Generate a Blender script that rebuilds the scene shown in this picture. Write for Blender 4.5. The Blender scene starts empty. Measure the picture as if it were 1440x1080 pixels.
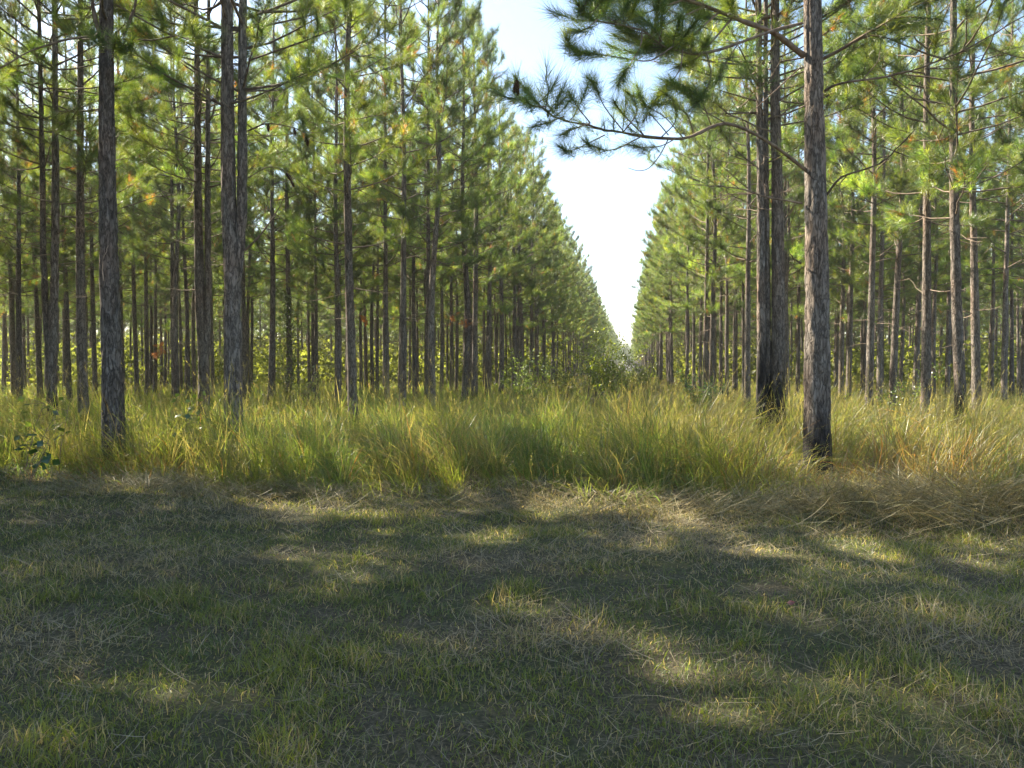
import bpy, math, random
import numpy as np
from mathutils import Vector, Matrix

RNG = np.random.default_rng(11)
PI = math.pi
scene = bpy.context.scene
COL = scene.collection

# ------------------------------------------------------------------ camera
CAM_H = 1.55
FPX = 1130.0                       # focal length in photo pixels (1440 wide)
HORIZON = 516.0
PITCH = math.atan((540.0 - HORIZON) / FPX)      # looks a little down
cam_data = bpy.data.cameras.new("camera")
cam_data.sensor_width = 36.0
cam_data.lens = 36.0 * FPX / 1440.0
cam_data.clip_end = 3000
cam = bpy.data.objects.new("camera", cam_data)
cam.location = (0, 0, CAM_H)
cam.rotation_euler = (PI / 2 - PITCH, 0, 0)
COL.objects.link(cam)
scene.camera = cam

THETA = math.atan((885 - 720) / FPX)            # the ride runs this far to the right of the view
def ride(u, v):
    """across / along the grassy ride -> world x, y"""
    return (u * math.cos(THETA) + v * math.sin(THETA), -u * math.sin(THETA) + v * math.cos(THETA))
def to_ride(x, y):
    return (x * math.cos(THETA) - y * math.sin(THETA), x * math.sin(THETA) + y * math.cos(THETA))
def W(px, py, d):
    """a point measured in the photograph at depth d (metres) -> world"""
    cx, cy = (px - 720) / FPX, (540 - py) / FPX
    fy, fz = math.cos(PITCH), -math.sin(PITCH)
    uy, uz = math.sin(PITCH), math.cos(PITCH)
    k = d / (fy + cy * uy)
    return np.array([cx * k, d, CAM_H + (fz + cy * uz) * k])

# ------------------------------------------------------------------ noise
def _hash(ix, iy, seed):
    n = (ix.astype(np.int64) * 374761393 + iy.astype(np.int64) * 668265263 + seed * 974634777) & 0x7fffffff
    n = ((n ^ (n >> 13)) * 1274126177) & 0x7fffffff
    return ((n ^ (n >> 16)) & 0xffff) / 65535.0
def vnoise(x, y, seed=0):
    x = np.asarray(x, float); y = np.asarray(y, float)
    ix, iy = np.floor(x), np.floor(y)
    fx, fy = x - ix, y - iy
    fx = fx * fx * (3 - 2 * fx); fy = fy * fy * (3 - 2 * fy)
    a = _hash(ix, iy, seed); b = _hash(ix + 1, iy, seed)
    c = _hash(ix, iy + 1, seed); d = _hash(ix + 1, iy + 1, seed)
    return (a * (1 - fx) + b * fx) * (1 - fy) + (c * (1 - fx) + d * fx) * fy
def fbm(x, y, seed=0, octv=3):
    s, a, t = 0, 0.5, 0
    for k in range(octv):
        s = s + a * vnoise(x * 2 ** k, y * 2 ** k, seed + k * 7); t += a; a *= 0.5
    return s / t
def sstep(a, b, x):
    t = np.clip((x - a) / (b - a), 0, 1)
    return t * t * (3 - 2 * t)

# ------------------------------------------------------------------ mesh builder
class MB:
    def __init__(self):
        self.v = []; self.f = []; self.n = 0; self.c = []
    def add(self, v, f, mat=0, col=(1, 1, 1), smooth=False):
        v = np.asarray(v, np.float32); f = np.asarray(f, np.int32)
        if len(v) == 0 or len(f) == 0: return
        col = np.asarray(col, np.float32)
        if col.ndim == 1: col = np.broadcast_to(col, (len(v), 3))
        self.v.append(v); self.c.append(col); self.f.append((f + self.n, mat, smooth)); self.n += len(v)
    def build(self, name, mats, parent=None, color=True):
        me = bpy.data.meshes.new(name)
        v = np.concatenate(self.v); me.vertices.add(len(v)); me.vertices.foreach_set("co", v.ravel())
        vi = np.concatenate([f.ravel() for f, m, s in self.f])
        sz = np.concatenate([np.full(len(f), f.shape[1], np.int32) for f, m, s in self.f])
        mi = np.concatenate([np.full(len(f), m, np.int32) for f, m, s in self.f])
        sm = np.concatenate([np.full(len(f), s, bool) for f, m, s in self.f])
        st = np.concatenate([[0], np.cumsum(sz)[:-1]]).astype(np.int32)
        me.loops.add(len(vi)); me.loops.foreach_set("vertex_index", vi)
        me.polygons.add(len(sz)); me.polygons.foreach_set("loop_start", st)
        me.polygons.foreach_set("material_index", mi); me.polygons.foreach_set("use_smooth", sm)
        for m in mats: me.materials.append(m)
        if color:
            at = me.attributes.new("col", 'FLOAT_COLOR', 'POINT')
            c = np.ones((len(v), 4), np.float32); c[:, :3] = np.concatenate(self.c)
            at.data.foreach_set("color", c.ravel())
        me.update(calc_edges=True)
        o = bpy.data.objects.new(name, me); COL.objects.link(o)
        if parent is not None: o.parent = parent
        return o

def norm(a):
    return a / np.maximum(np.linalg.norm(a, axis=-1, keepdims=True), 1e-9)

def tube(mb, pts, rad, sides=5, mat=0, col=(1, 1, 1), cap=False):
    pts = np.asarray(pts, float); rad = np.asarray(rad, float); n = len(pts)
    t = np.gradient(pts, axis=0); t = norm(t)
    ref = np.array([0.31, 0.95, 0.05]) if abs(t[0, 2]) > 0.7 else np.array([0, 0.02, 1.0])
    u = norm(np.cross(t, ref)); w = np.cross(t, u)
    a = np.linspace(0, 2 * PI, sides, endpoint=False)
    ring = pts[:, None, :] + rad[:, None, None] * (np.cos(a)[None, :, None] * u[:, None, :] + np.sin(a)[None, :, None] * w[:, None, :])
    i = np.arange(n - 1)[:, None] * sides; j = np.arange(sides)[None, :]; jn = (j + 1) % sides
    f = np.stack([i + j, i + jn, i + sides + jn, i + sides + j], -1).reshape(-1, 4)
    mb.add(ring.reshape(-1, 3), f, mat, col, True)

def smooth_path(pts, per=4):
    """Catmull-Rom through the points"""
    p = np.asarray(pts, float)
    p = np.vstack([2 * p[0] - p[1], p, 2 * p[-1] - p[-2]])
    out = []
    for i in range(1, len(p) - 2):
        for k in range(per):
            t = k / per
            out.append(0.5 * ((2 * p[i]) + (-p[i - 1] + p[i + 1]) * t + (2 * p[i - 1] - 5 * p[i] + 4 * p[i + 1] - p[i + 2]) * t * t
                              + (-p[i - 1] + 3 * p[i] - 3 * p[i + 1] + p[i + 2]) * t ** 3))
    out.append(p[-2])
    return np.array(out)

def needles(mb, P, A, rng, per=40, ln=(0.17, 0.26), w=0.005, shoot=0.22, mat=1, droop=0.12, cols=None, spread=1.0):
    """brushes of long needles round the shoots that end at P and point along A"""
    P = np.asarray(P, float); A = norm(np.asarray(A, float)); n = len(P)
    if n == 0: return
    if cols is None: cols = np.ones((n, 3))
    t = rng.random((n, per)) ** 0.8
    phi = rng.random((n, per)) * 2 * PI
    al = (0.30 + (1 - t) * 0.95 * spread + rng.normal(0, 0.24, (n, per)))
    ref = np.where(np.abs(A[:, 2:3]) > 0.9, np.array([[1.0, 0, 0]]), np.array([[0, 0, 1.0]]))
    U = norm(np.cross(A, ref)); V = np.cross(A, U)
    base = P[:, None, :] - A[:, None, :] * (shoot * (1 - t))[..., None]
    d = (A[:, None, :] * np.cos(al)[..., None] + (U[:, None, :] * np.cos(phi)[..., None] + V[:, None, :] * np.sin(phi)[..., None]) * np.sin(al)[..., None])
    d[..., 2] -= droop * rng.random((n, per))
    d = norm(d)
    L = rng.uniform(ln[0], ln[1], (n, per))[..., None] * (0.75 + 0.25 * t[..., None])
    tip = base + d * L
    side = norm(np.cross(d, rng.normal(size=(n, per, 3)))) * (w / 2)
    v = np.stack([base - side, base + side, tip], 2).reshape(-1, 3)
    f = np.arange(len(v)).reshape(-1, 3)
    c = np.repeat(cols, per * 3, axis=0) * np.repeat(rng.uniform(0.8, 1.2, n * per), 3)[:, None]
    mb.add(v, f, mat, c)

# ------------------------------------------------------------------ materials
def new_mat(name):
    m = bpy.data.materials.new(name); m.use_nodes = True
    nt = m.node_tree; nt.nodes.clear()
    out = nt.nodes.new("ShaderNodeOutputMaterial")
    return m, nt, out
def N(nt, kind, **kw):
    n = nt.nodes.new(kind)
    for k, v in kw.items(): setattr(n, k, v)
    return n
def ramp(nt, stops, interp='LINEAR'):
    r = nt.nodes.new("ShaderNodeValToRGB"); r.color_ramp.interpolation = interp
    e = r.color_ramp.elements
    while len(e) < len(stops): e.new(0.5)
    for k, (p, c) in enumerate(stops): e[k].position = p; e[k].color = (*c, 1)
    return r
def mathn(nt, op, a, b=None, clamp=False):
    n = nt.nodes.new("ShaderNodeMath"); n.operation = op; n.use_clamp = clamp
    for i, x in enumerate((a, b)):
        if x is None: continue
        if isinstance(x, (int, float)): n.inputs[i].default_value = x
        else: nt.links.new(x, n.inputs[i])
    return n.outputs[0]
def mixc(nt, fac, a, b, blend='MIX'):
    n = nt.nodes.new("ShaderNodeMix"); n.data_type = 'RGBA'; n.blend_type = blend
    for i, x in ((0, fac), (6, a), (7, b)):
        if isinstance(x, (int, float)): n.inputs[i].default_value = x
        elif isinstance(x, tuple): n.inputs[i].default_value = (*x, 1)
        else: nt.links.new(x, n.inputs[i])
    return n.outputs[2]

def leaf_mat(name, trans=0.5, gloss=0.05, tr_tint=(1.25, 1.15, 0.55), rough=0.35, rand=0.0):
    m, nt, out = new_mat(name); L = nt.links.new
    at = N(nt, "ShaderNodeAttribute", attribute_name="col")
    col = at.outputs["Color"]
    if rand:
        oi = N(nt, "ShaderNodeObjectInfo")
        rp = ramp(nt, [(0, (1 - rand, 1 - rand * 0.7, 1 - rand)), (0.5, (1, 1, 1)), (1, (1 + rand, 1 + rand * 0.5, 1 - rand * 0.3))])
        L(oi.outputs["Random"], rp.inputs[0])
        col = mixc(nt, 1.0, col, rp.outputs[0], 'MULTIPLY')
    d = N(nt, "ShaderNodeBsdfDiffuse"); L(col, d.inputs[0])
    tc = mixc(nt, 1.0, col, tr_tint, 'MULTIPLY')
    t = N(nt, "ShaderNodeBsdfTranslucent"); L(tc, t.inputs[0])
    mx = N(nt, "ShaderNodeMixShader"); mx.inputs[0].default_value = trans
    L(d.outputs[0], mx.inputs[1]); L(t.outputs[0], mx.inputs[2])
    g = N(nt, "ShaderNodeBsdfGlossy"); g.inputs["Roughness"].default_value = rough; g.inputs[0].default_value = (0.9, 0.9, 0.9, 1)
    m2 = N(nt, "ShaderNodeMixShader"); m2.inputs[0].default_value = gloss
    L(mx.outputs[0], m2.inputs[1]); L(g.outputs[0], m2.inputs[2]); L(m2.outputs[0], out.inputs[0])
    return m

def bark_mat(name):
    m, nt, out = new_mat(name); L = nt.links.new
    tc = N(nt, "ShaderNodeTexCoord")
    oi = N(nt, "ShaderNodeObjectInfo")
    def mp(sx, sz):
        a = N(nt, "ShaderNodeMapping"); a.inputs["Scale"].default_value = (sx, sx, sz)
        L(tc.outputs["Object"], a.inputs[0]); return a.outputs[0]
    def noise(v, detail=5, dist=0.5, rough=0.6):
        n = N(nt, "ShaderNodeTexNoise"); n.inputs["Scale"].default_value = 1; n.inputs["Detail"].default_value = detail
        n.inputs["Distortion"].default_value = dist; n.inputs["Roughness"].default_value = rough; L(v, n.inputs[0]); return n.outputs[0]
    big = noise(mp(14, 2.6), 4, 0.8)
    fine = noise(mp(60, 14), 5, 0.3)
    vo = N(nt, "ShaderNodeTexVoronoi", feature='DISTANCE_TO_EDGE'); vo.inputs["Scale"].default_value = 1
    wob = N(nt, "ShaderNodeMix"); wob.data_type = 'VECTOR'; wob.inputs[0].default_value = 0.25
    pl = mp(17, 4.2); L(pl, wob.inputs[4])
    nz = N(nt, "ShaderNodeTexNoise"); nz.inputs["Scale"].default_value = 1.2; nz.inputs["Detail"].default_value = 3; L(pl, nz.inputs[0])
    vm = N(nt, "ShaderNodeVectorMath", operation='MULTIPLY_ADD'); L(nz.outputs["Color"], vm.inputs[0]); vm.inputs[1].default_value = (2.6, 2.6, 2.6); L(pl, vm.inputs[2])
    L(vm.outputs[0], vo.inputs["Vector"])
    crack = ramp(nt, [(0.0, (0, 0, 0)), (0.05, (0.25, 0.25, 0.25)), (0.16, (1, 1, 1))]); L(vo.outputs["Distance"], crack.inputs[0])
    c1 = ramp(nt, [(0.28, (0.10, 0.082, 0.068)), (0.5, (0.20, 0.172, 0.148)), (0.72, (0.31, 0.28, 0.25))]); L(big, c1.inputs[0])
    c2 = mixc(nt, 0.55, c1.outputs[0], ramp_out(nt, fine, [(0.3, (0.5, 0.48, 0.46)), (0.7, (1.25, 1.25, 1.25))]), 'MULTIPLY')
    low = noise(mp(2.2, 0.7), 2, 0.0)
    red = ramp(nt, [(0.45, (1, 1, 1)), (0.7, (1.18, 0.92, 0.78))]); L(low, red.inputs[0])
    c2 = mixc(nt, 0.8, c2, red.outputs[0], 'MULTIPLY')
    c3 = mixc(nt, 0.6, c2, crack.outputs[0], 'MULTIPLY')
    # soot left by a ground fire: up to the height in the trunk's own property, with a ragged upper edge
    ch = N(nt, "ShaderNodeAttribute", attribute_type='OBJECT', attribute_name="char")
    sp = N(nt, "ShaderNodeSeparateXYZ"); L(tc.outputs["Object"], sp.inputs[0])
    rag = noise(mp(3.5, 0.9), 4, 0.4)
    lim = mathn(nt, 'MULTIPLY', ch.outputs["Fac"], mathn(nt, 'ADD', mathn(nt, 'MULTIPLY', rag, 1.6), 0.2))
    f = mathn(nt, 'DIVIDE', mathn(nt, 'SUBTRACT', lim, sp.outputs["Z"]), mathn(nt, 'ADD', mathn(nt, 'MULTIPLY', ch.outputs["Fac"], 0.45), 0.05), True)
    c4 = mixc(nt, mathn(nt, 'MULTIPLY', f, 0.9), c3, (0.014, 0.013, 0.013))
    tone = ramp(nt, [(0, (0.72, 0.7, 0.68)), (0.5, (0.95, 0.93, 0.9)), (1, (1.12, 1.1, 1.08))]); L(oi.outputs["Random"], tone.inputs[0])
    c5 = mixc(nt, 1.0, c4, tone.outputs[0], 'MULTIPLY')
    b = N(nt, "ShaderNodeBsdfPrincipled"); b.inputs["Roughness"].default_value = 0.9; b.inputs["Specular IOR Level"].default_value = 0.2
    L(c5, b.inputs["Base Color"])
    hgt = mathn(nt, 'ADD', mathn(nt, 'MULTIPLY', big, 0.5), mathn(nt, 'ADD', mathn(nt, 'MULTIPLY', crack_val(nt, crack), 0.7), mathn(nt, 'MULTIPLY', fine, 0.25)))
    bp = N(nt, "ShaderNodeBump"); bp.inputs["Strength"].default_value = 0.9; bp.inputs["Distance"].default_value = 0.02
    L(hgt, bp.inputs["Height"]); L(bp.outputs[0], b.inputs["Normal"]); L(b.outputs[0], out.inputs[0])
    return m
def ramp_out(nt, src, stops):
    r = ramp(nt, stops); nt.links.new(src, r.inputs[0]); return r.outputs[0]
def crack_val(nt, r):
    n = nt.nodes.new("ShaderNodeRGBToBW"); nt.links.new(r.outputs[0], n.inputs[0]); return n.outputs[0]

def twig_mat(name, a, b):
    m, nt, out = new_mat(name); L = nt.links.new
    tc = N(nt, "ShaderNodeTexCoord"); n = N(nt, "ShaderNodeTexNoise"); n.inputs["Scale"].default_value = 9; n.inputs["Detail"].default_value = 4
    L(tc.outputs["Object"], n.inputs[0])
    r = ramp(nt, [(0.3, a), (0.7, b)]); L(n.outputs[0], r.inputs[0])
    p = N(nt, "ShaderNodeBsdfPrincipled"); p.inputs["Roughness"].default_value = 0.85; p.inputs["Specular IOR Level"].default_value = 0.2
    at = N(nt, "ShaderNodeAttribute", attribute_name="col")
    L(mixc(nt, 1.0, r.outputs[0], at.outputs["Color"], 'MULTIPLY'), p.inputs["Base Color"]); L(p.outputs[0], out.inputs[0])
    return m

M_BARK = bark_mat("pine_bark")
M_TWIG = twig_mat("pine_twig_bark", (0.09, 0.062, 0.045), (0.24, 0.185, 0.14))
M_NEEDLE = leaf_mat("pine_needles", trans=0.62, gloss=0.07, tr_tint=(2.5, 2.35, 0.75), rough=0.4, rand=0.14)
M_GRASS = leaf_mat("grass_blades", trans=0.55, gloss=0.035, tr_tint=(2.6, 2.35, 1.05), rough=0.45)
M_STRAW = leaf_mat("dry_straw", trans=0.25, gloss=0.03, tr_tint=(1.1, 1.0, 0.7), rough=0.5)
M_LEAF = leaf_mat("broad_leaves", trans=0.55, gloss=0.06, tr_tint=(1.7, 1.6, 0.7), rough=0.35)
M_BRUSH = leaf_mat("brush_leaves", trans=0.55, gloss=0.015, tr_tint=(2.0, 1.9, 0.8), rough=0.5)
M_CONE = twig_mat("pine_cone_scales", (0.045, 0.022, 0.013), (0.16, 0.085, 0.05))

def ground_mat():
    m, nt, out = new_mat("soil_and_thatch"); L = nt.links.new
    tc = N(nt, "ShaderNodeTexCoord")
    def noise(s, d=6, r=0.65):
        n = N(nt, "ShaderNodeTexNoise"); n.inputs["Scale"].default_value = s; n.inputs["Detail"].default_value = d; n.inputs["Roughness"].default_value = r
        L(tc.outputs["Object"], n.inputs[0]); return n.outputs[0]
    a = ramp(nt, [(0.3, (0.035, 0.03, 0.02)), (0.5, (0.085, 0.075, 0.045)), (0.68, (0.17, 0.14, 0.085))]); L(noise(38), a.inputs[0])
    g = ramp(nt, [(0.42, (0, 0, 0)), (0.6, (1, 1, 1))]); L(noise(0.9, 4), g.inputs[0])
    gr = ramp(nt, [(0.35, (0.03, 0.045, 0.016)), (0.65, (0.08, 0.1, 0.035))]); L(noise(55), gr.inputs[0])
    c = mixc(nt, mathn(nt, 'MULTIPLY', crack_val(nt, g), 0.55), a.outputs[0], gr.outputs[0])
    p = N(nt, "ShaderNodeBsdfPrincipled"); p.inputs["Roughness"].default_value = 0.95; p.inputs["Specular IOR Level"].default_value = 0.1
    L(c, p.inputs["Base Color"])
    bp = N(nt, "ShaderNodeBump"); bp.inputs["Strength"].default_value = 0.8; bp.inputs["Distance"].default_value = 0.03
    L(noise(60, 8), bp.inputs["Height"]); L(bp.outputs[0], p.inputs["Normal"]); L(p.outputs[0], out.inputs[0])
    return m
M_GROUND = ground_mat()

# ------------------------------------------------------------------ ground
def gz(x, y):
    """height of the ground"""
    x = np.asarray(x, float); y = np.asarray(y, float)
    near = np.exp(-np.maximum(0, np.hypot(x, y) - 14) / 8)
    return (fbm(x * 0.45, y * 0.45, 3) - 0.5) * 0.16 * near + (fbm(x * 1.9, y * 1.9, 9) - 0.5) * 0.05 * near
def build_ground():
    xs = np.concatenate([[-900, -300, -120, -60, -34], np.arange(-20, 20.01, 0.25), [34, 60, 120, 300, 900]])
    ys = np.concatenate([[-400, -100, -30, -12], np.arange(-4, 20.01, 0.25), [28, 40, 70, 120, 300, 1200]])
    X, Y = np.meshgrid(xs, ys); Z = gz(X, Y)
    v = np.stack([X, Y, Z], -1).reshape(-1, 3)
    nx = len(xs); i = np.arange(len(ys) - 1)[:, None] * nx + np.arange(nx - 1)[None, :]
    f = np.stack([i, i + 1, i + nx + 1, i + nx], -1).reshape(-1, 4)
    mb = MB(); mb.add(v, f, 0, (1, 1, 1), True)
    o = mb.build("ground", [M_GROUND]); o["kind"] = "structure"
build_ground()

# ------------------------------------------------------------------ pines
def tag(o, label, cat, group=None):
    o["label"] = label; o["category"] = cat
    if group: o["group"] = group
def empty(name, x, y, z=0.0):
    e = bpy.data.objects.new(name, None); e.empty_display_size = 0.3
    e.location = (x, y, z); COL.objects.link(e); return e

def stem_mesh(mb, path, r0, r1, sides, step, seed, flare=0.35, bark=0.05):
    """a tapering trunk along path (points bottom to top) with plates of bark standing proud"""
    p = np.asarray(path, float)
    zs = np.arange(p[0, 2], p[-1, 2] + 1e-6, step)
    zs[-1] = p[-1, 2]
    sp = smooth_path(p, 6)
    c = np.stack([np.interp(zs, sp[:, 2], sp[:, 0]), np.interp(zs, sp[:, 2], sp[:, 1]), zs], -1)
    t = (zs - zs[0]) / (zs[-1] - zs[0])
    r = r0 + (r1 - r0) * t ** 0.9
    r = r * (1 + flare * np.exp(-np.maximum(zs, 0) / 0.28))
    a = np.linspace(0, 2 * PI, sides, endpoint=False)
    A, Zg = np.meshgrid(a, zs)
    # angular coordinate made periodic by mixing two seams
    k = max(3, round(r0 * 2 * PI / 0.055))
    def per(kk, fz, sd):
        s = A / (2 * PI)
        n1 = vnoise(s * kk, Zg * fz + 3 * vnoise(s * 2, Zg * 0.7, sd + 5), sd); n2 = vnoise((s - 1) * kk, Zg * fz + 3 * vnoise((s - 1) * 2, Zg * 0.7, sd + 5), sd)
        return n1 * (1 - s) + n2 * s
    pl = per(k, 5.0, seed)
    ridge = sstep(0.25, 0.6, pl) + 0.35 * per(k * 2, 13.0, seed + 3)
    lump = per(3, 0.9, seed + 9) - 0.5
    R = r[:, None] * (1 + 0.10 * lump) + bark * min(1, r0 / 0.12) * 0.5 * (ridge - 0.7) * (0.35 + 0.65 * (1 - t))[:, None]
    v = np.stack([c[:, 0:1] + R * np.cos(A), c[:, 1:2] + R * np.sin(A), Zg], -1).reshape(-1, 3)
    n = len(zs); i = np.arange(n - 1)[:, None] * sides; j = np.arange(sides)[None, :]; jn = (j + 1) % sides
    f = np.stack([i + j, i + jn, i + sides + jn, i + sides + j], -1).reshape(-1, 4)
    mb.add(v, f, 0, (1, 1, 1), True)
    return lambda z: np.array([np.interp(z, zs, c[:, 0]), np.interp(z, zs, c[:, 1]), z]), lambda z: float(np.interp(z, zs, r))

NEEDLE_GREENS = np.array([[0.062, 0.104, 0.030], [0.090, 0.124, 0.032], [0.120, 0.140, 0.034], [0.048, 0.088, 0.034]])
def needle_cols(n, rng, dead=0.02):
    c = NEEDLE_GREENS[rng.integers(0, 4, n)] * rng.uniform(0.8, 1.25, (n, 1))
    d = rng.random(n) < dead
    c[d] = np.array([0.22, 0.09, 0.035]) * rng.uniform(0.7, 1.2, (d.sum(), 1))
    return c

def limb(mb, start, az, el, length, r0, rng, curve=0.25, sides=4, npt=5, mat=0, tone=1.0):
    """one bending limb; returns its points"""
    t = np.linspace(0, 1, npt)
    h = np.array([math.cos(az), math.sin(az), 0]); s = np.array([-math.sin(az), math.cos(az), 0])
    e = el + curve * t * 2
    dl = length / (npt - 1)
    steps = np.cos(e)[:, None] * h + np.sin(e)[:, None] * np.array([0, 0, 1.0]) + rng.normal(0, 0.10, npt)[:, None] * s + rng.normal(0, 0.06, npt)[:, None] * np.array([0, 0, 1.0])
    p = start + np.vstack([[0, 0, 0], np.cumsum(steps[:-1] * dl, 0)])
    tube(mb, p, r0 * (1 - 0.8 * t) + 0.0015, sides, mat, (tone, tone, tone))
    return p

def crown_mesh(mb, axis, rad, H, rng, zlive=6.3, zdead=2.2, lmax=2.4, dens=1.0, per=40, w=0.0055, skip=None, topless=False):
    """whorls of limbs on a pine: bare dead ones low down, needle-bearing ones above"""
    P, A, T = [], [], []
    z = zdead
    while z < H - 0.15:
        live = z > zlive + rng.normal(0, 0.5)
        q = (z - zlive) / (H - zlive)
        nb = rng.integers(2, 5) if live else rng.integers(0, 4)
        az0 = rng.random() * 2 * PI
        for b in range(nb):
            az = az0 + b * 2 * PI / max(nb, 1) + rng.normal(0, 0.35)
            zz = z + rng.normal(0, 0.08)
            st = axis(min(zz, H)); st = st + np.array([math.cos(az), math.sin(az), 0]) * rad(zz) * 0.6
            if not live:
                ln = rng.uniform(0.25, 1.5) * (0.5 + 0.5 * min(1, (z - 1.5) / 4))
                p = limb(mb, st, az, rng.uniform(-0.25, 0.45), ln, rng.uniform(0.006, 0.013), rng, rng.uniform(-0.2, 0.35), 4, 5, 0, rng.uniform(0.7, 1.7))
                for k in range(rng.integers(0, 4)):
                    q0 = p[rng.integers(1, 5)]
                    limb(mb, q0, az + rng.uniform(-1, 1), rng.uniform(-0.4, 0.7), rng.uniform(0.15, 0.6), 0.005, rng, 0.2, 3, 4, 0, rng.uniform(0.8, 1.8))
                continue
            prof = 0.72 + 1.1 * q if q < 0.25 else 1.0 * max(0, 1 - (q - 0.25) / 0.75) ** 0.62 + 0.14
            ln = lmax * prof * rng.uniform(0.7, 1.12)
            el = 0.12 + 0.55 * max(0, q) + rng.normal(0, 0.13)
            p = limb(mb, st, az, el, ln, 0.009 + 0.011 * ln / 2, rng, 0.22, 5, 6, 0, 0.9)
            seg = len(p) - 1
            ns = max(3, int(round(ln * 4.6 * dens)))
            full = rng.uniform(0.35, 0.75); tone = math.exp(rng.normal(-0.08, 0.30)); n0 = len(P)
            for k in range(ns):
                tt = 1 - full * rng.random() ** 1.3; ii = min(seg - 1, int(tt * seg)); fr = tt * seg - ii
                q0 = p[ii] * (1 - fr) + p[ii + 1] * fr
                sl = rng.uniform(0.2, 0.6) * (1.2 - 0.45 * tt)
                sp = limb(mb, q0, az + rng.choice([-1, 1]) * rng.uniform(0.35, 1.15), el + rng.uniform(-0.2, 0.9), sl, 0.006, rng, 0.3, 3, 4, 0, 0.9)
                P.append(sp[-1]); A.append(sp[-1] - sp[-2])
                P.append(sp[2]); A.append(sp[2] - sp[1] + rng.normal(0, 0.5, 3) * sl * 0.5)
            P.append(p[-1]); A.append(p[-1] - p[-2])
            P.append(p[-2]); A.append(p[-1] - p[-2] + rng.normal(0, 0.1, 3))
            T += [tone] * (len(P) - n0)
        z += rng.uniform(0.42, 0.7)
    if not topless:
        P.append(axis(H) + np.array([0, 0, 0.25])); A.append(np.array([0, 0, 1.0]))
        for k in range(6):
            a = k * PI / 3; P.append(axis(H - 0.1 * k) + 0.18 * np.array([math.cos(a), math.sin(a), 0.7])); A.append(np.array([math.cos(a), math.sin(a), 1.3]))
    T += [1.0] * (len(P) - len(T))
    P = np.array(P); A = np.array(A); n = len(P)
    needles(mb, P, A, rng, per, (0.15, 0.27), w, 0.24, 1, 0.22, needle_cols(n, rng) * np.array(T)[:, None])

# --- shared kinds of pine: several heights, girths and branch patterns
VARIANTS = []
def make_variant(k):
    rng = np.random.default_rng(100 + k)
    H = 15.8 + rng.uniform(-1.0, 1.0); r0 = [0.088, 0.098, 0.105, 0.115, 0.125, 0.135, 0.105, 0.12, 0.095, 0.11][k]
    b = rng.normal(0, 0.07, (2,))
    path = [[0, 0, -0.15], [b[0] * 0.6, b[1] * 0.5, H * 0.25], [b[0] * rng.uniform(-1, 1.4), b[1], H * 0.5], [0.5 * b[1], -b[0] * 0.5, H * 0.75], [0, 0, H]]
    tm = MB(); axis, rad = stem_mesh(tm, path, r0, 0.018, 12, 0.22, 40 + k, 0.25, 0.03)
    cm = MB(); crown_mesh(cm, axis, rad, H, rng, zlive=rng.uniform(4.0, 5.8), lmax=rng.uniform(2.2, 2.8), dens=1.75, per=50, w=0.0052)
    return tm, cm, r0, H

def place(root, lean=(0, 0), rz=0.0, s=1.0):
    root.rotation_euler = (lean[1], lean[0], rz); root.scale = (s, s, s)

PROTO = []       # (trunk mesh, crown mesh, r0) filled by the first tree of each kind
def plant(x, y, D=None, label=None, group=None, rz=None, lean=None, char=0.5, kind=None, rnd=random.Random(5), cat="pine tree"):
    if kind is None: kind = rnd.randrange(10)
    while len(PROTO) < 10:
        tm, cm, r0, H = make_variant(len(PROTO))
        PROTO.append([tm, cm, r0, None, None, H])
    pr = PROTO[kind]
    e = empty("pine_tree", x, y, float(gz(x, y)))
    if pr[3] is None:
        t = pr[0].build("trunk", [M_BARK], e, color=False); c = pr[1].build("crown", [M_TWIG, M_NEEDLE], e)
        pr[3], pr[4] = t, c; pr[0] = pr[1] = None
    else:
        t = pr[3].copy(); c = pr[4].copy(); t.parent = e; c.parent = e; COL.objects.link(t); COL.objects.link(c)
    s = (D / 2) / pr[2] if D else rnd.uniform(0.9, 1.1)
    sh = min(1.03, max(0.93, s))
    e.rotation_euler = (lean[1] if lean else rnd.gauss(0, 0.011), lean[0] if lean else rnd.gauss(0, 0.011), rnd.uniform(0, 6.28) if rz is None else rz)
    e.scale = (sh, sh, sh * rnd.uniform(0.97, 1.03))
    t.scale = (s / sh, s / sh, 1)
    t["char"] = char
    tag(e, label or "slender pine", cat, group)
    return e

PLACED = []          # x, y of every pine with a place of its own
def depth_of(w, D): return FPX * D / w

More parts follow.
